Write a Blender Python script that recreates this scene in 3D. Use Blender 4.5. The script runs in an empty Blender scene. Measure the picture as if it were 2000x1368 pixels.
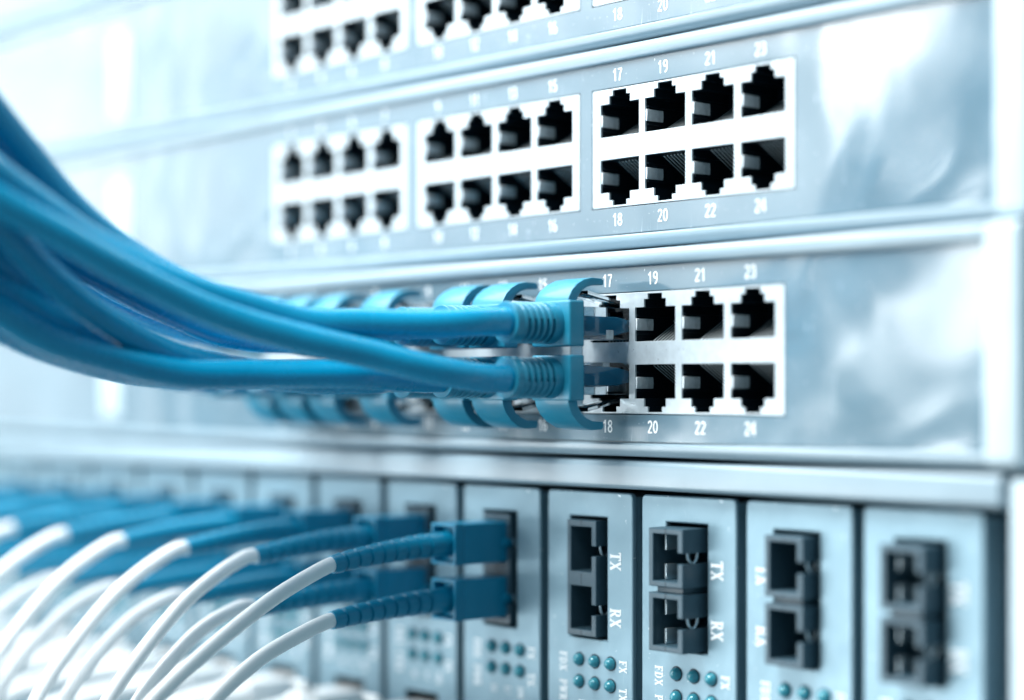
import bpy, bmesh, math, random
from mathutils import Vector, Matrix
random.seed(7)
MM = 0.001
ZUP = 200.0                      # height of the lens above the bottom of the rack, in mm
sc = bpy.context.scene
col = sc.collection

# ------------------------------------------------------------ camera
cam_d = bpy.data.cameras.new('camera'); cam = bpy.data.objects.new('camera', cam_d); col.objects.link(cam)
sc.camera = cam
cam.location = (308*MM, -291*MM, ZUP*MM)
cam.rotation_euler = (math.radians(90), 0, math.radians(49.04))
cam_d.sensor_width = 36; cam_d.lens = 67.9
cam_d.shift_y = 0.043
cam_d.clip_start = 0.02; cam_d.clip_end = 60
cam_d.dof.use_dof = True; cam_d.dof.focus_distance = 0.411; cam_d.dof.aperture_fstop = 3.9

# ------------------------------------------------------------ ambient light, softbox and added area lights
w = bpy.data.worlds.new("World"); sc.world = w; w.use_nodes = True
wn = w.node_tree; bg = wn.nodes['Background']
bg.inputs[0].default_value = (0.40, 0.65, 0.78, 1); bg.inputs[1].default_value = 0.30

def area(name, loc, target, sx, sy, L, color=(0.95, 0.99, 1.0)):
    d = bpy.data.lights.new(name, 'AREA'); d.shape = 'RECTANGLE'; d.size = sx; d.size_y = sy
    d.energy = L*math.pi*sx*sy*1.0; d.color = color
    o = bpy.data.objects.new(name, d); col.objects.link(o)
    o.location = loc
    v = Vector(target)-Vector(loc); o.rotation_euler = v.to_track_quat('-Z', 'Y').to_euler()
    return o
area('ceiling_softbox', (-0.60, -0.42, 1.15), (-.05, -.05, .2), 1.0, 0.8, 8.5)
area('far_sheen_light', (-1.5, -1.12, 0.46), (-.05, 0, .25), 1.25, 0.24, 1.5)  # added unseen light, placed to reflect in the middle switch's sheet
area('high_sheen_light', (-1.5, -1.12, 0.86), (-.05, 0, .25), 1.3, 0.50, 2.3)  # added unseen light above it, reflected by the upper switch's sheet
area('right_sheen_light', (-0.60, -1.0, 0.54), (0.09, 0, .24), 0.26, 0.62, 5.2)  # added unseen light, reflected at the right end of the label sheets
area('left_fill', (-1.75, -0.62, 0.36), (-.22, 0, .24), 0.5, 0.55, 1.3)  # added fill that whitens the left end of the panels
area('front_fill', (-0.62, -0.86, -0.06), (-.08, 0, .15), 0.8, 0.38, 5.6)  # added low fill to brighten the cards and white cords
area('near_fill', (-0.02, -0.50, 0.98), (-.05, -.12, .22), 0.36, 0.36, 24.0)  # added overhead fill to brighten the blue cable bundle

sc.view_settings.view_transform = 'Standard'; sc.view_settings.look = 'None'
sc.view_settings.exposure = 0.42; sc.view_settings.gamma = 1
try:
    sc.cycles.use_denoising = True
    sc.cycles.max_bounces = 8; sc.cycles.transmission_bounces = 8
except Exception: pass

# ------------------------------------------------------------ materials
def mat(name, color, rough=0.5, metal=0.0, coat=0.0, trans=0.0, ior=1.45, vary=0.0, vscale=60, bump=0.0, bscale=400,
        speck=0.0, speck_scale=900, speck_col=(.8, .88, .92), wave=0.0, wscale=18, rvary=0.0, spec=0.5, scratch=0.0):
    m = bpy.data.materials.new(name); m.use_nodes = True
    nt = m.node_tree; b = nt.nodes['Principled BSDF']
    b.inputs['Base Color'].default_value = (*color, 1); b.inputs['Roughness'].default_value = rough
    b.inputs['Metallic'].default_value = metal; b.inputs['IOR'].default_value = ior
    b.inputs['Transmission Weight'].default_value = trans; b.inputs['Coat Weight'].default_value = coat
    b.inputs['Coat Roughness'].default_value = 0.08
    b.inputs['Specular IOR Level'].default_value = spec
    tc = nt.nodes.new('ShaderNodeTexCoord')
    def noise(s, det=4, dist=0.0, rough_=.55):
        n = nt.nodes.new('ShaderNodeTexNoise'); n.inputs['Scale'].default_value = s
        n.inputs['Detail'].default_value = det; n.inputs['Distortion'].default_value = dist
        n.inputs['Roughness'].default_value = rough_
        nt.links.new(tc.outputs['Object'], n.inputs['Vector']); return n
    csock = None
    if vary:
        n = noise(vscale, 5); r = nt.nodes.new('ShaderNodeMapRange')
        r.inputs['From Min'].default_value = .3; r.inputs['From Max'].default_value = .7
        r.inputs['To Min'].default_value = 1-vary; r.inputs['To Max'].default_value = 1+vary
        nt.links.new(n.outputs['Fac'], r.inputs['Value'])
        mx = nt.nodes.new('ShaderNodeMix'); mx.data_type = 'RGBA'; mx.blend_type = 'MULTIPLY'; mx.inputs['Factor'].default_value = 1
        mx.inputs['A'].default_value = (*color, 1); nt.links.new(r.outputs['Result'], mx.inputs['B'])
        csock = mx.outputs['Result']
    if speck:
        n = noise(speck_scale, 2, 0.4); r = nt.nodes.new('ShaderNodeMapRange')
        r.inputs['From Min'].default_value = .70; r.inputs['From Max'].default_value = .76
        r.inputs['To Min'].default_value = 0; r.inputs['To Max'].default_value = speck
        nt.links.new(n.outputs['Fac'], r.inputs['Value'])
        mx = nt.nodes.new('ShaderNodeMix'); mx.data_type = 'RGBA'
        nt.links.new(r.outputs['Result'], mx.inputs['Factor'])
        if csock: nt.links.new(csock, mx.inputs['A'])
        else: mx.inputs['A'].default_value = (*color, 1)
        mx.inputs['B'].default_value = (*speck_col, 1); csock = mx.outputs['Result']
    if scratch:
        mp = nt.nodes.new('ShaderNodeMapping'); mp.inputs['Rotation'].default_value = (0, .9, 0); mp.inputs['Scale'].default_value = (9, 1, 1)
        nt.links.new(tc.outputs['Object'], mp.inputs['Vector'])
        n = nt.nodes.new('ShaderNodeTexNoise'); n.inputs['Scale'].default_value = 34; n.inputs['Detail'].default_value = 1; n.inputs['Distortion'].default_value = .6
        nt.links.new(mp.outputs['Vector'], n.inputs['Vector'])
        def mth(op, a, b_, c_=None):
            q = nt.nodes.new('ShaderNodeMath'); q.operation = op
            for k, x_ in enumerate((a, b_)):
                if hasattr(x_, 'is_linked'): nt.links.new(x_, q.inputs[k])
                else: q.inputs[k].default_value = x_
            return q.outputs[0]
        d_ = mth('ABSOLUTE', mth('SUBTRACT', n.outputs['Fac'], .5), 0.)
        r = nt.nodes.new('ShaderNodeMapRange'); r.inputs['From Min'].default_value = .006; r.inputs['From Max'].default_value = .001
        r.inputs['To Min'].default_value = 0; r.inputs['To Max'].default_value = scratch; nt.links.new(d_, r.inputs['Value'])
        n2 = noise(120, 3); r2 = nt.nodes.new('ShaderNodeMapRange'); r2.inputs['From Min'].default_value = .54; r2.inputs['From Max'].default_value = .64
        nt.links.new(n2.outputs['Fac'], r2.inputs['Value'])
        mx = nt.nodes.new('ShaderNodeMix'); mx.data_type = 'RGBA'
        nt.links.new(mth('MULTIPLY', r.outputs['Result'], r2.outputs['Result']), mx.inputs['Factor'])
        if csock: nt.links.new(csock, mx.inputs['A'])
        else: mx.inputs['A'].default_value = (*color, 1)
        mx.inputs['B'].default_value = (.62, .72, .78, 1); csock = mx.outputs['Result']
    if csock: nt.links.new(csock, b.inputs['Base Color'])
    if rvary:
        n = noise(vscale*1.7, 5, .3); r = nt.nodes.new('ShaderNodeMapRange')
        r.inputs['From Min'].default_value = .3; r.inputs['From Max'].default_value = .7
        r.inputs['To Min'].default_value = max(0.02, rough-rvary); r.inputs['To Max'].default_value = rough+rvary
        nt.links.new(n.outputs['Fac'], r.inputs['Value']); nt.links.new(r.outputs['Result'], b.inputs['Roughness'])
    last = None
    if bump:
        n = noise(bscale, 2); bp = nt.nodes.new('ShaderNodeBump'); bp.inputs['Strength'].default_value = 1
        bp.inputs['Distance'].default_value = bump*MM
        nt.links.new(n.outputs['Fac'], bp.inputs['Height']); last = bp
    if wave:
        n = noise(wscale, 1, 1.2); bp = nt.nodes.new('ShaderNodeBump'); bp.inputs['Strength'].default_value = 1
        bp.inputs['Distance'].default_value = wave*MM
        nt.links.new(n.outputs['Fac'], bp.inputs['Height'])
        if last: nt.links.new(last.outputs['Normal'], bp.inputs['Normal'])
        last = bp
    if last: nt.links.new(last.outputs['Normal'], b.inputs['Normal'])
    return m

M = {}
M['paint'] = mat('powder_coat', (.29, .39, .45), .36, 0, ior=1.7, vary=.06, bump=.045, bscale=1500, rvary=.05)
M['film'] = mat('glossy_label_film', (.13, .21, .262), .12, 0, ior=2.1, vary=.10, vscale=30, wave=.7, wscale=24, speck=.7, speck_scale=1300, rvary=.07, scratch=.55)
M['shield'] = mat('tinned_shield', (.58, .65, .69), .36, .35, vary=.09, vscale=500, bump=.012, bscale=1800, rvary=.1)
M['spring'] = mat('spring_steel', (.85, .90, .93), .40, .15, vary=.15, vscale=700, bump=.01, bscale=1500)
M['wire'] = mat('contact_wire', (.62, .68, .70), .35, .4)
M['black'] = mat('black_plastic', (.004, .011, .018), .38, 0, bump=.02, bscale=900, spec=.35)
M['dark'] = mat('dark_interior', (.004, .016, .028), .6)
M['print'] = mat('white_print', (.92, .94, .95), .5)
M['cable'] = mat('blue_cable_jacket', (.0, .285, .50), .26, coat=.15, spec=.6, vary=.05, vscale=120, bump=.012, bscale=600, rvary=.06)
M['boot'] = mat('blue_boot_rubber', (.016, .235, .36), .40, coat=.15, vary=.05, vscale=200, bump=.02, bscale=1400)
M['blue'] = mat('blue_connector_plastic', (.002, .22, .37), .36, coat=.2, vary=.04, vscale=200, bump=.012, bscale=900)
M['insert'] = mat('blue_inner_jacket', (.002, .16, .30), .45)
M['clear'] = mat('clear_polycarbonate', (.88, .95, .98), .04, trans=1.0, ior=1.49, bump=.02, bscale=500)
M['white'] = mat('white_cable_jacket', (.86, .87, .87), .42, vary=.03, vscale=100, bump=.01, bscale=700)
M['card'] = mat('card_metal', (.21, .33, .395), .36, .25, vary=.05, vscale=90, bump=.02, bscale=1300, speck=.8, speck_scale=700, rvary=.06, scratch=.3)
M['adapter'] = mat('dark_adapter_plastic', (.045, .09, .12), .36, 0, bump=.02, bscale=1100, vary=.1, vscale=300)
M['clip'] = mat('adapter_clip', (.62, .74, .8), .25, .7)
M['led'] = mat('teal_lens', (.05, .38, .48), .08, coat=1.0, trans=.25, ior=1.5)
M['metalgrey'] = mat('side_steel', (.32, .47, .56), .45, .3, vary=.08, bump=.02, bscale=900)
M['pale'] = mat('pale_panel_paint', (.50, .60, .65), .45, .05, vary=.05, bump=.02, bscale=900)

# ------------------------------------------------------------ mesh helpers (all in mm)
class MB:
    def __init__(s): s.v = []; s.f = []
    def add(s, v, f):
        n = len(s.v); s.v += [tuple(p) for p in v]; s.f += [tuple(i+n for i in q) for q in f]; return s
    def box(s, x0, x1, y0, y1, z0, z1):
        v = [(x, y, z) for x in (x0, x1) for y in (y0, y1) for z in (z0, z1)]
        return s.add(v, [(0, 1, 3, 2), (4, 6, 7, 5), (0, 4, 5, 1), (2, 3, 7, 6), (0, 2, 6, 4), (1, 5, 7, 3)])
    def prism_x(s, prof, x0, x1):           # profile of (y, z)
        n = len(prof); v = [(x0, y, z) for y, z in prof]+[(x1, y, z) for y, z in prof]
        return s.add(v, [tuple(range(n))[::-1], tuple(range(n, 2*n))]+[(i, (i+1) % n, n+(i+1) % n, n+i) for i in range(n)])
    def prism_y(s, prof, y0, y1):           # profile of (x, z)
        n = len(prof); v = [(x, y0, z) for x, z in prof]+[(x, y1, z) for x, z in prof]
        return s.add(v, [tuple(range(n)), tuple(range(n, 2*n))[::-1]]+[(i, n+i, n+(i+1) % n, (i+1) % n) for i in range(n)])
    def walls_y(s, prof, y0, y1, back=True):  # open-fronted cavity
        n = len(prof); v = [(x, y0, z) for x, z in prof]+[(x, y1, z) for x, z in prof]
        s.add(v, [(i, (i+1) % n, n+(i+1) % n, n+i) for i in range(n)]+([tuple(range(n, 2*n))] if back else []))
        return s
    def tube(s, path, rad, n=18, caps=True, flat=1.0, twist=0.0):
        P = [Vector(p) for p in path]; up = Vector((0, 0, 1)); rings = []
        T = [(P[min(i+1, len(P)-1)]-P[max(i-1, 0)]).normalized() for i in range(len(P))]
        side = T[0].cross(up).normalized()
        base = len(s.v)
        for i, p in enumerate(P):
            side = (side-T[i]*side.dot(T[i])).normalized(); u = side.cross(T[i]).normalized()
            r = rad[i] if isinstance(rad, (list, tuple)) else rad
            for k in range(n):
                a = 2*math.pi*k/n; q = r
                if twist: q = r*(1+twist*math.cos(3*(a-i*.11))+twist*.6*math.cos(2*(a+i*.05)+1))
                s.v.append(tuple(p+side*math.cos(a)*q+u*math.sin(a)*q*flat))
        for i in range(len(P)-1):
            for k in range(n):
                a = base+i*n+k; b = base+i*n+(k+1) % n
                s.f.append((a, b, b+n, a+n))
        if caps:
            s.f.append(tuple(base+k for k in range(n))[::-1]); s.f.append(tuple(base+(len(P)-1)*n+k for k in range(n)))
        return s
    def mesh(s, name, m, bevel=0, seg=2, angle=35):
        me = bpy.data.meshes.new(name)
        me.from_pydata([(x*MM, y*MM, z*MM) for x, y, z in s.v], [], s.f)
        bm = bmesh.new(); bm.from_mesh(me)
        bmesh.ops.recalc_face_normals(bm, faces=bm.faces)
        if bevel:
            ed = [e for e in bm.edges if len(e.link_faces) == 2 and e.calc_face_angle(0) > math.radians(angle)]
            bmesh.ops.bevel(bm, geom=ed, offset=bevel*MM, segments=seg, profile=.6, affect='EDGES', clamp_overlap=True)
        for f in bm.faces: f.smooth = True
        bm.to_mesh(me); bm.free()
        me.set_sharp_from_angle(angle=math.radians(42))
        me.materials.append(m); return me
def curve_plate(name, polys, m, depth, bevel=0.0, y=0.0):
    """filled outline(s) with holes in the x-z plane, front face at y, thickness `depth` towards +y"""
    cu = bpy.data.curves.new(name, 'CURVE'); cu.dimensions = '2D'; cu.fill_mode = 'BOTH'
    for p in polys:
        sp = cu.splines.new('POLY'); sp.points.add(len(p)-1); sp.use_cyclic_u = True
        for i, (x, z) in enumerate(p): sp.points[i].co = (x, z, 0, 1)
    cu.extrude = depth/2-bevel; cu.bevel_depth = bevel; cu.bevel_resolution = 1; cu.offset = -bevel
    o = bpy.data.objects.new(name, cu); col.objects.link(o)
    bpy.context.view_layer.update(); dg = bpy.context.evaluated_depsgraph_get()
    me = bpy.data.meshes.new_from_object(o.evaluated_get(dg)); col.objects.unlink(o); bpy.data.objects.remove(o)
    for v in me.vertices:
        x, z, h = v.co; v.co = (x*MM, (y+depth/2-h)*MM, z*MM)
    me.name = name; me.materials.clear(); me.materials.append(m)
    for p in me.polygons: p.use_smooth = False
    return me
def ribbon(mb, pts, w_, y0, y1, closed=False):
    P = [Vector(p) for p in pts]; n = len(P); L = []; R = []
    for i in range(n):
        a = P[i-1] if (i or closed) else P[i]; b = P[(i+1) % n] if (i < n-1 or closed) else P[i]
        d1 = (P[i]-a); d2 = (b-P[i])
        d1 = d1.normalized() if d1.length else d2.normalized(); d2 = d2.normalized() if d2.length else d1
        t = (d1+d2).normalized(); nn = Vector((-t.y, t.x)); k = w_/2/max(.5, nn.dot(Vector((-d1.y, d1.x))))
        L.append(P[i]+nn*k); R.append(P[i]-nn*k)
    m = n if closed else n-1
    for i in range(m):
        j = (i+1) % n; mb.prism_y([(R[i].x, R[i].y), (R[j].x, R[j].y), (L[j].x, L[j].y), (L[i].x, L[i].y)], y0, y1)
def ell(cx, cy, rx, ry, a0, a1, n=12):
    return [(cx+rx*math.cos(math.radians(a0+(a1-a0)*k/n)), cy+ry*math.sin(math.radians(a0+(a1-a0)*k/n))) for k in range(n+1)]
DIG = {
 '0': [(ell(.25, .5, .19, .43, 0, 345, 20), True)], '1': [([(.08, .74), (.2, .8), (.3, .97)], False), ([(.3, 0), (.3, 1)], False)],
 '2': [(ell(.25, .72, .18, .21, 170, -35, 10)+[(.12, .16), (.06, .08)], False), ([(.03, .065), (.46, .065)], False)],
 '3': [(ell(.24, .73, .17, .20, 165, -75, 10), False), (ell(.24, .28, .19, .22, 80, -165, 12), False), ([(.17, .52), (.28, .51)], False)],
 '4': [([(.34, 0), (.34, 1)], False), ([(.30, .93), (.05, .36)], False), ([(.02, .28), (.48, .28)], False)],
 '5': [([(.42, .93), (.11, .93)], False), ([(.13, .9), (.08, .5)], False), (ell(.24, .31, .19, .25, 140, -160, 14), False)],
 '6': [(ell(.25, .29, .185, .225, 0, 345, 16), True), (ell(.27, .5, .205, .43, 75, 185, 8), False)],
 '7': [([(.03, .93), (.46, .93)], False), ([(.43, .88), (.26, .5), (.18, 0)], False)],
 '8': [(ell(.25, .74, .165, .19, 0, 345, 16), True), (ell(.25, .28, .19, .22, 0, 345, 16), True)],
 '9': [(ell(.25, .71, .185, .225, 0, 345, 16), True), (ell(.23, .5, .205, .43, -105, 5, 8), False)],
}
TXT = {}
def text_mesh(s_, size, m, bold=0.0):
    if s_ in TXT: return TXT[s_]
    mb = MB(); x = 0
    for ch in s_:
        for q, (p, c) in enumerate(DIG[ch]):
            ribbon(mb, [((a+x)*size, b*size) for a, b in p], .125*size, -.02-.002*q, .05, c)
        x += .58
    for i, v in enumerate(mb.v): mb.v[i] = (v[0]-(x-.08)*size/2, v[1], v[2]-size/2)
    TXT[s_] = mb.mesh('port_number', m); return TXT[s_]
def obj(name, me, parent=None, loc=(0, 0, 0), rot=None):
    o = bpy.data.objects.new(name, me); col.objects.link(o)
    z = 0 if parent else ZUP
    o.location = (loc[0]*MM, loc[1]*MM, (loc[2]+z)*MM)
    if rot: o.rotation_euler = rot
    o.parent = parent; return o
def thing(name, label, cat, loc, group=None, rot=None):
    o = obj(name, None, None, loc, rot); o['label'] = label; o['category'] = cat; o.empty_display_size = .01
    if group: o['group'] = group
    return o
def arc(cx, cy, r, a0, a1, n=5):
    return [(cx+r*math.cos(math.radians(a0+(a1-a0)*i/n)), cy+r*math.sin(math.radians(a0+(a1-a0)*i/n))) for i in range(n+1)]
def rrect(x0, x1, z0, z1, r, n=4):
    return arc(x1-r, z1-r, r, 0, 90, n)+arc(x0+r, z1-r, r, 90, 180, n)+arc(x0+r, z0+r, r, 180, 270, n)+arc(x1-r, z0+r, r, 270, 360, n)
def rect(x0, x1, z0, z1): return [(x0, z0), (x1, z0), (x1, z1), (x0, z1)]
def spline(pts, step=2.5):
    P = [Vector(p) for p in pts]; P = [P[0]*2-P[1]]+P+[P[-1]*2-P[-2]]; out = []
    for i in range(1, len(P)-2):
        a, b, c, d = P[i-1:i+3]; n = max(2, int((c-b).length/step))
        for k in range(n):
            t = k/n
            out.append(.5*((2*b)+(c-a)*t+(2*a-5*b+4*c-d)*t*t+(3*b-a-3*c+d)*t**3))
    out.append(P[-2]); return out

# ------------------------------------------------------------ network switches
SW_X0, SW_X1 = -333.0, 112.0
UH = 44.25
BLK = [-124.4, -62.2, -0.2]              # left edges of the three jack blocks
BW, BH, BZ = 57.8, 25.7, 9.45            # block size, height of its bottom over the switch bottom
CX = [8.4, 22.1, 35.8, 49.5]
def port_outline(c, upper):
    p = [(c-5.9, 15.3), (c+5.95, 15.3), (c+5.95, 22.5), (c+3.2, 22.5), (c+3.2, 24.2), (c+2.1, 24.2), (c+2.1, 25.35),
         (c-2.1, 25.35), (c-2.1, 24.2), (c-3.2, 24.2), (c-3.2, 22.5), (c-5.9, 22.5)]
    return p if upper else [(x, 25.7-z) for x, z in p]
polys = [rrect(0, BW, 0, BH, .35, 2)]
for c in CX:
    for up in (True, False): polys.append(port_outline(c, up))
me_block = curve_plate('jack_block', polys, M['shield'], .5, .06, 0)
bt = MB()                                 # sides of the shield can behind its face
bt.box(0, .4, .52, 15, 0, BH).box(BW-.4, BW, .52, 15, 0, BH).box(.41, BW-.41, .52, 15, BH-.3, BH).box(.41, BW-.41, .52, 15, 0, .25).box(.41, BW-.41, 14.6, 15, .26, BH-.31)
me_can = bt.mesh('shield_can', M['shield'])
me_cav = {}; me_pins = {}
for up in (True, False):
    o = port_outline(0, up)
    m_ = MB().walls_y([(x*1.0, z) for x, z in o], .5, 14)
    zc = 18.9 if up else 25.7-18.9
    # moulded ledges on the left wall above and under the spring
    for zz in (zc+1.75, zc-2.1): m_.box(-5.88, -5.45, .55, 13, zz, zz+.35)
    # inner shoulder
    if up: m_.box(-5.8, 5.8, 11, 13.5, 19.5, 22.4)
    else: m_.box(-5.8, 5.8, 11, 13.5, 3.3, 6.2)
    me_cav[up] = m_.mesh('jack_opening', M['black'])
    w_ = MB()
    for k in range(8):
        x = (k-3.5)*1.02; z0 = 15.5 if up else 10.2; sgn = 1 if up else -1
        pr = [(x-.17, 3.4), (x+.17, 3.4), (x+.17, 3.4), (x-.17, 3.4)]
        a = (x, 3.6, z0); b = (x, 9.6, z0+sgn*3.6)
        w_.add([(x-.14, 3.4, z0-.1), (x+.14, 3.4, z0-.1), (x+.14, 3.4, z0+.1), (x-.14, 3.4, z0+.1),
                (x-.14, 10.4, z0+sgn*4.2-.1), (x+.14, 10.4, z0+sgn*4.2-.1), (x+.14, 10.4, z0+sgn*4.2+.1), (x-.14, 10.4, z0+sgn*4.2+.1)],
               [(0, 1, 2, 3), (4, 7, 6, 5), (0, 4, 5, 1), (3, 2, 6, 7), (0, 3, 7, 4), (1, 5, 6, 2)])
    me_pins[up] = w_.mesh('contact_pins', M['wire'])
sp = MB(); sp.prism_y([(-5.86, -1.25), (-5.5, -1.25), (-5.38, 0), (-5.5, 1.25), (-5.86, 1.25)], .15, 3.2)
sp.prism_y([(-5.86, -1.24), (-5.55, -1.24), (-5.45, 0), (-5.55, 1.24), (-5.86, 1.24)], 3.25, 5.2)
me_spring = sp.mesh('grounding_spring', M['spring'], .05, 1)

def switch_housing():
    m = MB()
    top = [(14, UH), (.2, UH)]+arc(.2, UH-1.3, 1.3, 90, 180, 5)[1:]+[(-1.1, UH-3.0), (-.75, UH-3.4), (.45, UH-3.4), (.45, UH-3.7), (14, UH-3.7)]
    bot = [(14, .3), (.9, .3)]+arc(.9, 2.45, 2.15, 270, 180, 7)[1:]+[(-1.25, 2.85), (-.8, 3.2), (.45, 3.2), (.45, 3.5), (14, 3.5)]
    m.prism_x(top, SW_X0+7.3, 104.8).prism_x(bot, SW_X0+7.3, 104.8)
    return m
me_house = switch_housing().mesh('housing', M['paint'])
me_body = MB().box(SW_X0+3, SW_X1-1.5, 14.02, 230, .4, UH-.3).mesh('chassis_body', M['metalgrey'], .5)
me_end = MB().prism_x([(14, .15), (.9, .3)]+arc(.9, 2.45, 2.15, 270, 180, 7)[1:]+arc(.2, UH-1.3, 1.3, 180, 90, 5)+[(14, UH)], 104.83, SW_X1).mesh('side_frame', M['pale'], .5)
holes = [rect(b-.22, b+BW+.22, BZ-.22, BZ+BH+.22) for b in BLK]
me_film = curve_plate('label_sheet', [rect(-197, 104.7, 3.55, UH-3.75)]+holes, M['film'], .35, .03, 0)
me_leftpanel = MB().box(SW_X0+7.4, -197.3, 0, .3, 3.55, UH-3.75).mesh('left_panel', M['film'])
me_strip = MB().box(0, 11, -.35, -.02, 0, 26).mesh('pale_strip', M['pale'], .12)  # plain raised strip, a pale upright mark on the left panel

def make_switch(label, zb, yb, nums, xo=0.0):
    t = thing('network_switch', label, 'network switch', (xo, yb, zb), 'stacked rack switches')
    obj('housing', me_house, t); obj('chassis_body', me_body, t); obj('side_frame', me_end, t)
    e2 = obj('side_frame', me_end, t, (SW_X0-104.83, 0, 0))
    obj('label_sheet', me_film, t); obj('left_panel', me_leftpanel, t); obj('pale_strip', me_strip, t, (-212, 0, 7))
    n = 1
    for bi, b in enumerate(BLK):
        k = obj('jack_block', me_block, t, (b, -.02, BZ)); obj('shield_can', me_can, k)
        for ci, c in enumerate(CX):
            for up in (True, False):
                obj('jack_opening', me_cav[up], k, (c, 0, 0))
                obj('contact_pins', me_pins[up], k, (c, 0, 0))
                obj('grounding_spring', me_spring, k, (c, 0, 18.95 if up else 6.55))
                num = bi*8+ci*2+(1 if up else 2)
                z = BZ+BH+2.9 if up else BZ-2.75
                if up in nums:
                    obj('port_number', text_mesh(str(num), 2.75, M['print']), t, (b+c-.6, -.04, z))
    return t
S_A = make_switch('upper unplugged network switch with two rows of empty sockets, cut off by the top edge', 75.45, 0, (False,))
S_B = make_switch('middle network switch with every socket empty, numbers 17 to 24 round its nearest block', 31.05, 0, (True, False))
S_C = make_switch('lower network switch with blue patch cables plugged in up to sockets 17 and 18', -13.62, -2.7, (True, False), -.3)

t = thing('blank_panel', 'plain pale blank unit above the unplugged upper switch, top left corner', 'rack panel', (0, 0, 119.9))
obj('panel_face', MB().prism_x([(14, 44), (.2, 44)]+arc(.2, 42.7, 1.3, 90, 180, 4)[1:]+arc(.9, 2.3, 2.15, 180, 270, 5)+[(14, .15)], SW_X0, SW_X1).mesh('panel_face', M['paint']), t)

# ------------------------------------------------------------ module rack under the switches
R = thing('module_chassis', 'module rack with a thick rounded top bar, holding the row of upright converter cards', 'rack chassis', (0, 0, -14))
prof = [(60, -.1)]+arc(-1.6, -1.6, 1.5, 90, 180, 5)+arc(-2.0, -5.2, 1.1, 180, 270, 4)+[(9, -6.3), (9, -7.0), (60, -7.0)]
obj('top_bar', MB().prism_x([(y, z) for y, z in prof], SW_X0, 107.4).mesh('top_bar', M['paint'], .15), R)
obj('back_wall', MB().box(SW_X0, 107.4, 61, 66, -170, -.1).mesh('back_wall', M['dark']), R)
obj('side_wall', MB().box(104.9, 107.4, 6, 60.9, -150, -7.1).mesh('side_wall', M['metalgrey']), R)
obj('bottom_plate', MB().box(SW_X0, 107.4, 3, 60.9, -153, -150.1).mesh('bottom_plate', M['paint'], .2), R)
t = thing('rack_post', 'pale steel rack upright along the right edge, beside the module rack and switches', 'rack post', (109, 4, -170))
obj('post_flange', MB().box(5.5, 26, 0, 2.5, 0, 340).mesh('post_flange', M['pale'], .3), t)
obj('post_web', MB().box(5.5, 8, 2.52, 60, 0, 340).mesh('post_web', M['metalgrey'], .3), t)
t = thing('rack_bracket', 'pale mounting bracket right of the rounded bar, in the lower right corner', 'bracket', (109.3, -2.6, -153))
obj('bracket_plate', MB().box(0, 22, 0, 6, 0, 138).mesh('bracket_plate', M['pale'], .5), t)

# ---- slab-serif lettering, unit height 1, drawn as strokes of boxes
def stroke(a, b, w_):
    w_ = w_*1.25
    a = Vector(a); b = Vector(b); d = (b-a).normalized(); n = Vector((-d.y, d.x))*w_/2
    return [a-n, b-n, b+n, a+n]
GL = {
 'T': (.8, [((.4, 0), (.4, 1), .2), ((0, .95), (.8, .95), .1), ((.05, .78), (.05, 1), .09), ((.75, .78), (.75, 1), .09), ((.2, .04), (.6, .04), .08)]),
 'X': (.84, [((.12, .02), (.72, .98), .1), ((.72, .02), (.12, .98), .2), ((0, .04), (.3, .04), .08), ((.54, .04), (.84, .04), .08), ((0, .96), (.3, .96), .08), ((.54, .96), (.84, .96), .08)]),
 'R': (.86, [((.2, 0), (.2, 1), .19), ((0, .04), (.4, .04), .08), ((0, .96), (.55, .96), .08), ((.2, .5), (.55, .5), .08), ((.62, .56), (.62, .9), .17), ((.5, .96), (.66, .88), .09), ((.5, .5), (.66, .6), .09), ((.42, .5), (.72, .02), .18), ((.6, .04), (.86, .04), .08)]),
 'F': (.76, [((.2, 0), (.2, 1), .19), ((0, .04), (.42, .04), .08), ((0, .95), (.72, .95), .1), ((.68, .75), (.68, 1), .08), ((.2, .52), (.5, .52), .09), ((.5, .38), (.5, .66), .08)]),
 'D': (.88, [((.2, 0), (.2, 1), .19), ((0, .04), (.5, .04), .08), ((0, .96), (.5, .96), .08), ((.7, .24), (.7, .76), .18), ((.46, .96), (.72, .72), .11), ((.46, .04), (.72, .28), .11)]),
 'P': (.8, [((.2, 0), (.2, 1), .19), ((0, .04), (.42, .04), .08), ((0, .96), (.55, .96), .08), ((.2, .44), (.55, .44), .08), ((.62, .5), (.62, .9), .17), ((.5, .96), (.66, .88), .09), ((.5, .44), (.66, .54), .09)]),
 'W': (1.1, [((.14, .98), (.36, .02), .18), ((.36, .02), (.56, .9), .08), ((.5, .98), (.74, .02), .18), ((.74, .02), (.96, .98), .08), ((0, .96), (.3, .96), .08), ((.38, .96), (.66, .96), .08), ((.82, .96), (1.1, .96), .08)]),
 ' ': (.35, []),
 '1': (.5, [((.25, 0), (.25, 1), .18), ((.05, .04), (.45, .04), .08), ((.05, .8), (.25, .95), .1)]),
 '0': (.7, [((.12, .2), (.12, .8), .16), ((.58, .2), (.58, .8), .16), ((.12, .8), (.35, .97), .1), ((.58, .8), (.35, .97), .1), ((.12, .2), (.35, .03), .1), ((.58, .2), (.35, .03), .1)]),
 '/': (.5, [((.02, 0), (.48, 1), .1)]),
 'L': (.72, [((.2, 0), (.2, 1), .19), ((0, .96), (.42, .96), .08), ((0, .05), (.7, .05), .1), ((.66, 0), (.66, .26), .08)]),
}
LT = {}
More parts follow.
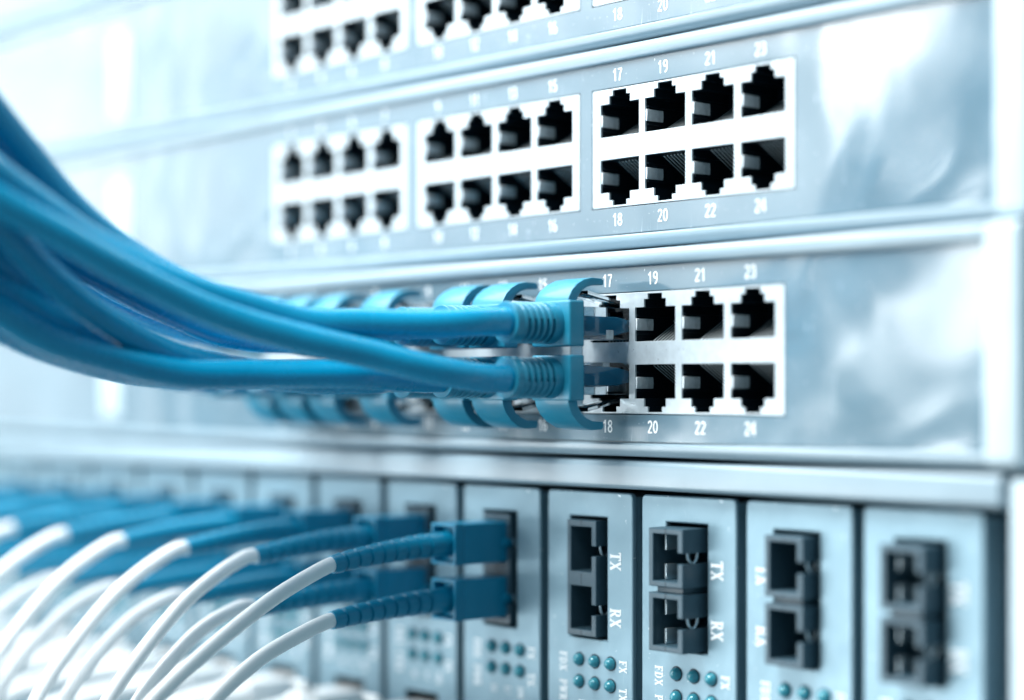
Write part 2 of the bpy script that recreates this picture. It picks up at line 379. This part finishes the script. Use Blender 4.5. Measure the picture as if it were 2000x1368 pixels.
def letters(s, size, cond=.68):
    if (s, size) in LT: return LT[(s, size)]
    m = MB(); x = 0; q = 0
    for ch in s:
        wd, st = GL[ch]
        for a, b, w_ in st:
            P = stroke((a[0]+x, a[1]), (b[0]+x, b[1]), w_); q += 1
            m.prism_y([(p.x*size, p.y*size) for p in P], -.03-.0015*(q % 9), .05)
        x += wd+.10
    for i, v in enumerate(m.v): m.v[i] = ((v[0]-x*size/2)*cond, v[1], v[2]-size/2)
    LT[(s, size)] = m.mesh('lettering', M['print']); return LT[(s, size)]

# ---- converter cards
CW = 27.2
PX0, PX1, PZ0, PZ1 = 7.4, 19.2, -32.3, -5.6          # optical opening, local to the top left corner of the card
JZ0, JZ1 = -64.0, -51.0
def card_meshes():
    out = arc(CW-1.2, -1.2, 1.2, 0, 90, 4)+arc(1.2, -1.2, 1.2, 90, 180, 4)+[(0, -126), (CW, -126)]
    plate = curve_plate('face_plate', [out, rect(PX0, PX1, PZ0, PZ1), rect(7.2, 20, JZ0, JZ1)], M['card'], 1.3, .35, 0)
    b = MB()
    b.box(.35, 1.1, 1.32, 58, -125, -.9).box(CW-1.1, CW-.35, 1.32, 58, -125, -.9).box(1.12, CW-1.12, 1.32, 58, -1.6, -.9)
    b.box(1.12, CW-1.12, 20, 21, -125, -1.7)
    return plate, b.mesh('card_sleeve', M['card'])
me_plate, me_sleeve = card_meshes()
ld = MB()
prof = [(1.38, 0), (1.36, -.35), (1.2, -.85), (.9, -1.25), (.5, -1.52), (0.02, -1.62)]
n = 16; v = []; f = []
for r, y in prof: v += [(r*math.cos(2*math.pi*k/n), y, r*math.sin(2*math.pi*k/n)) for k in range(n)]
for i in range(len(prof)-1):
    for k in range(n): f.append((i*n+k, i*n+(k+1) % n, (i+1)*n+(k+1) % n, (i+1)*n+k))
f.append(tuple((len(prof)-1)*n+k for k in range(n)))
me_led = ld.add(v, f).mesh('indicator_light', M['led'])
rg = MB(); v = []; f = []
for r, y in [(1.40, -.02), (1.40, -.06), (1.62, -.06), (1.62, -.02)]: v += [(r*math.cos(2*math.pi*k/20), y, r*math.sin(2*math.pi*k/20)) for k in range(20)]
for i in range(4):
    for k in range(20): f.append((i*20+k, i*20+(k+1) % 20, ((i+1) % 4)*20+(k+1) % 20, ((i+1) % 4)*20+k))
me_ring = rg.add(v, f).mesh('light_ring', M['dark'])

def adapter_frame(w_, h, zc0, zc1, slot, xin=1.3, wr=1.5):
    """outline of one cavity frame: open slot on the right side"""
    zm = (zc0+zc1)/2
    return [(0, 0), (w_, 0), (w_, zm-slot/2), (w_-wr, zm-slot/2), (w_-wr, zc0), (xin, zc0), (xin, zc1), (w_-wr, zc1), (w_-wr, zm+slot/2), (w_, zm+slot/2), (w_, h), (0, h)]
def clip_arc(r, y0, zc, x, thick=.28):
    m = MB()
    for y in (y0, y0+2.6):
        P = []
    # a U of wire lying in the y-z plane
    path = [(x, y0+1.5+1.5*math.cos(math.radians(a)), zc+1.2-2.3*math.sin(math.radians(a))) for a in range(0, 181, 15)]
    m.tube(path, thick, 8); return m
me_adapt = {}
# type one: single moulded body, two cavities
W1, H1 = 9.3, 25.4
p = [(0, 0), (W1, 0), (W1, 4.7), (W1-1.5, 4.7), (W1-1.5, 1.4), (1.2, 1.4), (1.2, 10.9), (W1-1.5, 10.9), (W1-1.5, 6.9), (W1, 6.9), (W1, 17.6),
     (W1-1.5, 17.6), (W1-1.5, 14.1), (1.2, 14.1), (1.2, 23.9), (W1-1.5, 23.9), (W1-1.5, 19.8), (W1, 19.8), (W1, H1), (0, H1)]
me_adapt[1] = curve_plate('adapter_body', [p], M['adapter'], 8, .18, 0)
p2 = adapter_frame(9.8, 12.1, 1.2, 10.9, 2.2)
me_adapt[2] = curve_plate('adapter_body', [p2], M['adapter'], 12, .2, 0)
me_dark_back = MB().box(.2, 11.6, 13, 14, .1, 26.2).mesh('cavity_back', M['black'])
me_bridge = MB().box(1.6, 8.9, 1.0, 11, -.55, .55).mesh('adapter_bridge', M['adapter'], .1)
me_seam = MB().box(-.08, .08, -.03, .4, 0, 1.1).mesh('mould_seam', M['black'])
me_bar = MB().box(0, .5, 0, 5, 0, 3.2).mesh('inner_guide', M['clip'], .06)
me_clip = clip_arc(1.5, 0, 0, 0).mesh('side_clip', M['clip'])

CARD_TX_LEFT = {2}
def make_card(i, label, kind, proud, left_text=False):
    x = -14.9+29.85*i
    t = thing('converter_card', label, 'converter card', (x, 0, -21.35), 'converter cards in the module rack')
    obj('face_plate', me_plate, t); obj('card_sleeve', me_sleeve, t)
    a = obj('optical_port', me_dark_back, t, (PX0, 0, PZ0))
    ox = .7
    if kind == 1:
        obj('adapter_body', me_adapt[1], a, (ox, -proud, .6))
        for z in (.6+6.9, .6+19.8): obj('side_clip', me_clip, a, (ox+8.9, -proud+1.6, z-1.2))
        for z in (.62, 11.9, 13.1, 24.9): obj('mould_seam', me_seam, a, (ox+4.6, -proud, z))
    else:
        for z in (.4, 13.8):
            obj('adapter_body', me_adapt[2], a, (ox, -proud, z))
            obj('side_clip', me_clip, a, (ox+9.2, -proud+2.0, z+6.1))
            obj('mould_seam', me_seam, a, (ox+4.9, -proud, z+.02)); obj('mould_seam', me_seam, a, (ox+4.9, -proud, z+11))
            if kind == 2:
                obj('inner_guide', me_bar, a, (ox+2.2, -proud+2.5, z+1.3)); obj('inner_guide', me_bar, a, (ox+2.2, -proud+2.5, z+7.4))
        obj('adapter_bridge', me_bridge, a, (0+ox, -proud, 13.15))
    for r in range(2):
        for c in range(3):
            L = obj('indicator_light', me_led, t, (10.4+5*c, -.02, -37.2-4.85*r)); obj('light_ring', me_ring, L, (0, 0, 0))
    rot = (0, math.radians(90), 0)
    tx = 4.4 if left_text else 21.9
    if i >= 0: obj('lettering', letters('TX', 3.3), t, (tx, -.03, -15.0), rot); obj('lettering', letters('RX', 3.3), t, (tx, -.03, -27.3), rot)
    obj('lettering', letters('FDX', 2.3), t, (5.2, -.03, -38.2), rot); obj('lettering', letters('PWR', 2.3), t, (5.2, -.03, -44.6), rot)
    obj('lettering', letters('FX', 2.3), t, (24.2, -.03, -37.6), rot); obj('lettering', letters('TX', 2.3), t, (24.2, -.03, -43.6), rot)
    obj('lettering', letters('10', 1.8), t, (11.2, -.03, -46.9), rot); obj('lettering', letters('L/', 1.8), t, (16.2, -.03, -46.9), rot); obj('lettering', letters('100', 1.8), t, (20.6, -.03, -47.0), rot)
    obj('copper_jack', MB().walls_y(rect(7.2, 20, JZ0, JZ1), 1.3, 15).mesh('copper_jack', M['black']), t)
    return t
cl = {3: ('rightmost converter card with blurred paired square sockets and no cord, beside the bracket', 2, 5.5, False),
      2: ('empty converter card with TX and RX printed left of its protruding dark socket', 3, 3.6, True),
      1: ('empty converter card with a dark double socket standing well proud and large teal lights', 2, 6.0, False),
      0: ('empty converter card whose dark double socket is almost flush, right of the last fibre cords', 1, 1.6, False),
      -1: ('converter card with the nearest pair of blue fibre connectors plugged in', 1, .6, False)}
ordn = ['second', 'third', 'fourth', 'fifth', 'sixth', 'seventh', 'eighth', 'ninth']
for i in range(3, -11, -1):
    if i in cl: make_card(i, *cl[i])
    else: make_card(i, f'{ordn[min(-i-2,7)] if -i-2 < 8 else "tenth"} cabled converter card counted leftwards from the sharpest fibre pair', 1, .6)

# ------------------------------------------------------------ blue patch cables
def boot_meshes(low=False):
    b = MB()
    # collar block (x -6..6, y -17.4..-13.3 local to the switch plane), z about the plug axis
    b.box(-6, 6, -17.4, -13.2, -4.8, 4.75)
    col_ = b.mesh('boot_collar', M['boot'], .5, 3)
    # barrel of rings
    path = []; rad = []
    y = -17.2; path.append((0, y, 0)); rad.append(4.35)
    y = -19.6; path.append((0, y, 0)); rad.append(4.25)
    ys = y
    for k in range(5):
        for dy, r in ((.06, 2.5), (.74, 2.5), (.82, 4.15), (.95, 4.38), (1.45, 4.38), (1.62, 4.2)):
            path.append((0, ys-dy, 0)); rad.append(r-.02*k)
        ys -= 1.66
    path += [(0, ys-.9, 0), (0, ys-1.9, 0), (0, ys-2.1, 0), (0, ys-1.95, 0), (0, ys+.5, 0)]; rad += [4.15, 4.3, 4.15, 3.75, 3.0]
    rb = MB()      # two webs that bridge the slots at the sides
    rb.prism_y(arc(0, 0, 4.05, 12, 168, 14)+arc(0, 0, 2.3, 168, 12, 8), -27.6, -19.7)
    br = rb.tube(path, rad, 40, True).mesh('boot_barrel', M['boot'])
    # hook that guards the latch
    prof = [(-17.3, 4.2), (-16.9, 5.6), (-15.9, 7.0), (-14.2, 8.3), (-12.0, 9.3), (-9.4, 9.75), (-6.2, 9.7), (-5.5, 9.3), (-5.6, 8.3), (-9.2, 8.15), (-11.2, 7.6), (-12.9, 6.7), (-14.0, 5.5), (-14.4, 4.2)]
    if low: prof = [(y, 4.2+(z-4.2)*1.22) for y, z in prof]
    h = MB(); h.prism_x(prof, -4.3, 4.3)
    # taper towards the tip
    for i, v in enumerate(h.v):
        k = 1.22-.032*(v[1]+17.3); h.v[i] = (v[0]*k, v[1], v[2])
    hk = h.mesh('boot_hook', M['boot'], .18, 2, 60)
    return col_, br, hk
me_collar, me_barrel, me_hook = boot_meshes(); me_hook_low = boot_meshes(True)[2]
pg = MB(); pg.box(-5.75, 5.75, -13.1, 9, -3.3, 3.5)
me_plug = pg.mesh('clear_plug', M['clear'], .25)
me_core = MB().add([(-5.0, -13.0, -2.6), (5.0, -13.0, -2.6), (5.0, -13.0, 1.6), (-5.0, -13.0, 1.6), (-5.0, -3, -2.2), (5.0, -3, -2.2), (5.0, -3, 1.5), (-5.0, -3, 1.5), (-4.2, 2, -1.2), (4.2, 2, -1.2), (4.2, 2, .6), (-4.2, 2, .6)],
    [(3, 2, 1, 0), (0, 1, 5, 4), (1, 2, 6, 5), (2, 3, 7, 6), (3, 0, 4, 7), (4, 5, 9, 8), (5, 6, 10, 9), (6, 7, 11, 10), (7, 4, 8, 11), (8, 9, 10, 11)]).mesh('plug_core', M['insert'], .3)
lt = MB(); lt.add([(-3, -9.5, 7.1), (3, -9.5, 7.1), (3, -9.5, 6.3), (-3, -9.5, 6.3), (-3, 4, 4.3), (3, 4, 4.3), (3, 4, 3.6), (-3, 4, 3.6)],
    [(0, 1, 2, 3), (4, 7, 6, 5), (0, 4, 5, 1), (3, 2, 6, 7), (0, 3, 7, 4), (1, 5, 6, 2)])
me_latch = lt.mesh('latch_tongue', M['clear'], .15)
me_clamp = MB().box(-3.2, 5.2, -6.4, -4.3, -3.15, -1.2).mesh('strain_clamp', M['spring'], .2)

COLX = {17: 8.2, 15: -12.7, 13: -26.4, 9: -53.8, 7: -74.9, 5: -88.6, 3: -102.3}
PATH = {
  15: [(-15, -53, 14), (-20, -67, 15), (-26, -83, 20), (-29, -99, 28), (-30, -110, 36), (-30, -119, 45), (-29, -127, 53), (-28, -135, 62)],
  17: [(4, -48, 14), (-2, -62, 14), (-5, -72, 14), (-9, -84, 17), (-13, -97, 21), (-18, -111, 28), (-20, -122, 35), (-21, -134, 43), (-24, -148, 57)],
  13: [(-25, -46, 13), (-28, -62, 14), (-30, -77, 19), (-32, -91, 25), (-35, -103, 33), (-35, -113, 41), (-36, -122, 50), (-36, -132, 59)],
  18: [(6, -50, 5), (1, -62, 8), (-2, -72, 10), (-6, -84, 13), (-10, -95, 17), (-13, -108, 23), (-15, -120, 29), (-17, -132, 35), (-20, -142, 42)],
  9: [(-50, -47, 12), (-46, -66, 13), (-42, -81, 17), (-40, -94, 22), (-39, -108, 28), (-38, -119, 37), (-37, -130, 47)],
  14: [(-20, -44, 3), (-24, -60, 3), (-27, -76, 5), (-28, -90, 8), (-28, -105, 15), (-28, -114, 21), (-27, -122, 27), (-25, -129, 33), (-24, -136, 41)],
  16: [(-13, -54, 4), (-21, -72, 4), (-25, -89, 4), (-28, -104, 7), (-29, -115, 10), (-30, -125, 15), (-30, -138, 23)],
  10: [(-37, -48, 3), (-37, -63, 4), (-36, -77, 5), (-35, -85, 7), (-35, -100, 11), (-36, -112, 15), (-36, -122, 20), (-36, -135, 27)],
  8: [(-50, -55, 4), (-49, -69, 4), (-46, -89, 5), (-46, -107, 9), (-45, -118, 13), (-43, -131, 18)],
  7: [(-64, -48, 14), (-60, -67, 17), (-54, -86, 22), (-49, -101, 28), (-46, -116, 34), (-42, -129, 42)],
  5: [(-82, -46, 14), (-73, -67, 18), (-62, -89, 23), (-54, -106, 29), (-44, -125, 38)],
  6: [(-72, -50, 6), (-61, -72, 8), (-50, -90, 11), (-44, -104, 15), (-39, -114, 20), (-36, -122, 25), (-33, -131, 34)],
  4: [(-88, -53, 4), (-75, -76, 6), (-60, -98, 10), (-52, -114, 17), (-48, -127, 25)],
  3: [(-90, -48, 15), (-82, -69, 19), (-67, -90, 24), (-54, -110, 31), (-46, -126, 40)],
}
upl = {17: 'blue patch cable in socket 17, topmost and nearest plug with its hook raised', 15: 'blue patch cable with the upper plug next left of socket 17',
       13: 'blue patch cable with the third upper-row plug from the right', 9: 'blue patch cable with the fourth upper-row plug, left of the empty socket gap',
       7: 'blurred blue patch cable with the fifth upper-row plug from the right', 5: 'blurred blue patch cable with the sixth upper-row plug from the right', 3: 'leftmost upper-row blue patch cable, its hook the faintest above the bundle'}
lol = {18: 'blue patch cable in socket 18, nearest lower plug with its hook curving down', 16: 'blue patch cable with the plug next left of socket 18, bottom of the bundle',
       14: 'blue patch cable with the third lower-row plug from the right', 10: 'blue patch cable with the fourth lower-row plug, left of the dark socket gap',
       8: 'blurred blue patch cable with the fifth lower-row plug from the right', 6: 'blurred blue patch cable with the sixth lower-row plug from the right', 4: 'leftmost lower-row blue patch cable, almost lost in blur'}
for num, lab in list(upl.items())+list(lol.items()):
    up = num % 2 == 1; xc = COLX[num if up else num-1]; zc = 14.75 if up else 3.35
    t = thing('patch_cable', lab, 'network cable', (xc, -2.7, zc), 'blue patch cables in the lower switch')
    rot = None if up else (0, math.pi, 0)
    jx = random.uniform(-.012, .012)
    B = obj('boot', me_collar, t, (0, 0, 0), rot)
    obj('barrel', me_barrel, B); obj('hook', me_hook if up else me_hook_low, B)
    P = obj('clear_plug', me_plug, t, (0, 0, 0), rot)
    obj('plug_core', me_core, P); obj('latch_tongue', me_latch, P); obj('strain_clamp', me_clamp, P)
    pts = [(0, -20, 0), (0, -27, 0), (random.uniform(-.2, .4), -35, random.uniform(-.3, .2))]
    for q in PATH[num]:
        pts.append((q[0]-xc, q[1]+2.7, q[2]-zc))
    # run on beyond the frame
    a = Vector(pts[-1]); d = (a-Vector(pts[-2])).normalized(); pts.append(tuple(a+d*40+Vector((0, 0, 4)))); pts.append(tuple(a+d*85+Vector((0, 0, 12))))
    sp_ = spline(pts, 3)
    obj('jacket', MB().tube(sp_, 2.95, 36, twist=.016).mesh('jacket', M['cable']), t)

# ------------------------------------------------------------ fibre cords with blue connectors
def sc_meshes():
    h = MB(); h.box(-4.25, 4.25, -13, 1.5, -4.65, 4.65)
    hs = h.mesh('connector_housing', M['blue'], .45, 3)
    r = MB(); r.box(-4.25, -3.65, -15.6, -13.02, -4.65, 4.65).box(3.65, 4.25, -15.6, -13.02, -4.65, 4.65).box(-3.64, 3.64, -15.6, -13.02, 4.05, 4.65).box(-3.64, 3.64, -15.6, -13.02, -4.65, -4.05)
    rim = r.mesh('connector_rim', M['blue'], .18, 2)
    n_ = MB(); n_.box(-3.4, 3.4, 1.52, 9, -3.9, 3.9); n_.box(4.25, 4.9, -1.5, 1.0, -.9, .9)
    nose = n_.mesh('connector_nose', M['blue'], .2)
    return hs, rim, nose
me_sc, me_rim, me_nose = sc_meshes()
def fibre_boot(tilt):
    pts = []; rad = []
    L = 33.5; N = 8
    def P(s): return (0, -13.0-s, -tilt*(s/L)**2*1.0-.4*tilt*s/L*.3)
    s = 0; pts.append(P(0)); rad.append(2.95); pts.append(P(7.5)); rad.append(2.75)
    s = 7.5; seg = (L-s)/N
    for k in range(N):
        r0 = 2.72-(2.72-1.95)*k/N; gr = r0-.42
        pts += [P(s+.1), P(s+.75), P(s+.9), P(s+seg*.6), P(s+seg-.05)]
        rad += [gr, gr, r0+.14, r0+.04, r0-.05]; s += seg
    pts.append(P(L)); rad.append(1.75)
    return MB().tube(pts, rad, 28).mesh('boot', M['blue'])
def fibre(i, top, label, path):
    x = -14.9+29.85*i+7.4+4.6; z = -34.0 if top else -46.6
    t = thing('fibre_cord', label, 'fibre cable', (x, -.3, z), 'white fibre cords in the converter cards')
    h = obj('connector_housing', me_sc, t); obj('connector_rim', me_rim, h); obj('connector_nose', me_nose, h)
    tilt = 2.6 if top else 2.1
    obj('boot', fibre_boot(tilt), t)
    pts = [(0, -45.4, -tilt*1.03), (0, -46.6, -tilt*1.09)]+[(a, b, c-z) for a, b, c in path]
    obj('jacket', MB().tube(spline(pts, 2.5), 1.66, 20).mesh('jacket', M['white']), t)
side = ['sharpest', 'second', 'third', 'fourth', 'fifth', 'sixth', 'seventh', 'eighth', 'ninth', 'tenth']
upk = [(-50, -38), (-58.3, -41.5), (-66, -45.5), (-76, -51.6), (-84.6, -57.4), (-92, -63), (-104, -74), (-116, -90), (-122, -110)]
lok = [(-51, -50), (-63.5, -54.8), (-72.4, -60.2), (-80, -66.5), (-90, -78), (-98, -94), (-103, -112)]
upk2 = [(-49, -37), (-56, -40.2), (-65.3, -46.2), (-75.6, -56), (-84, -66), (-92, -80), (-98, -98), (-102, -116)]
lok2 = [(-50, -48.2), (-60, -52), (-69, -59), (-77, -67.5), (-86, -80), (-93, -96), (-98, -114)]
for j in range(9):
    i = -1-j
    a, b = (upk, lok) if j == 0 else (upk2, lok2)
    q1 = random.uniform(.94, 1.06) if j else 1; q2 = random.uniform(.94, 1.06) if j else 1
    dx = random.uniform(-5, 3) if j else 0
    def shp(pp, q, dx):
        y0, z0 = pp[0]; n_ = len(pp)
        return [(dx*(k/n_)**1.5, y, z0+(z-z0)*q) for k, (y, z) in enumerate(pp)]
    if j == 0:
        la, lb = 'white fibre cord in the upper socket of the nearest cabled card, sharp blue connector', 'white fibre cord in the lower socket of the nearest cabled card, lowest sharp blue connector'
    else:
        la = f'white fibre cord in the upper socket of the {side[j]} cabled card from the right'
        lb = f'white fibre cord in the lower socket of the {side[j]} cabled card from the right'
    fibre(i, True, la, shp(a, q1, dx)); fibre(i, False, lb, shp(b, q2, dx*.7))

# ------------------------------------------------------------ white copper cords at the bottom
me_wplug = MB().box(-5.8, 5.8, -14, 4, -4, 4).mesh('plug', M['white'], .6, 2)
me_wboot = MB().tube([(0, -14.02, 0), (0, -17, 0), (0, -17.2, 0), (0, -27, -.4), (0, -29, -.5)], [5.2, 5.2, 4.4, 3.6, 3.2], 24, flat=.85).mesh('boot', M['white'])
me_wtab = MB().add([(-3, -13, 4.1), (3, -13, 4.1), (3, -16, 7.2), (-3, -16, 7.2), (-3, -11.5, 4.1), (3, -11.5, 4.1), (3, -14.5, 7.6), (-3, -14.5, 7.6)],
    [(0, 1, 2, 3), (4, 7, 6, 5), (0, 4, 5, 1), (3, 2, 6, 7), (0, 3, 7, 4), (1, 5, 6, 2)]).mesh('latch_guard', M['white'], .2)
for j in range(9):
    i = -1-j; x = -14.9+29.85*i+13.6
    t = thing('white_network_cable', f'blurred white network cable at the bottom edge, under the {side[j] if j else "first"} cabled card from the right', 'network cable', (x, -.2, -78.8), 'white cables below the fibre cords')
    obj('plug', me_wplug, t); obj('boot', me_wboot, t); obj('latch_guard', me_wtab, t)
    d = random.uniform(-6, 6)
    obj('jacket', MB().tube(spline([(0, -24, -.3), (0, -34, -1), (d*.2, -48, -3), (d*.5, -64, -9), (d, -80, -22), (d, -92, -42)], 3), 3.0, 20).mesh('jacket', M['white']), t)
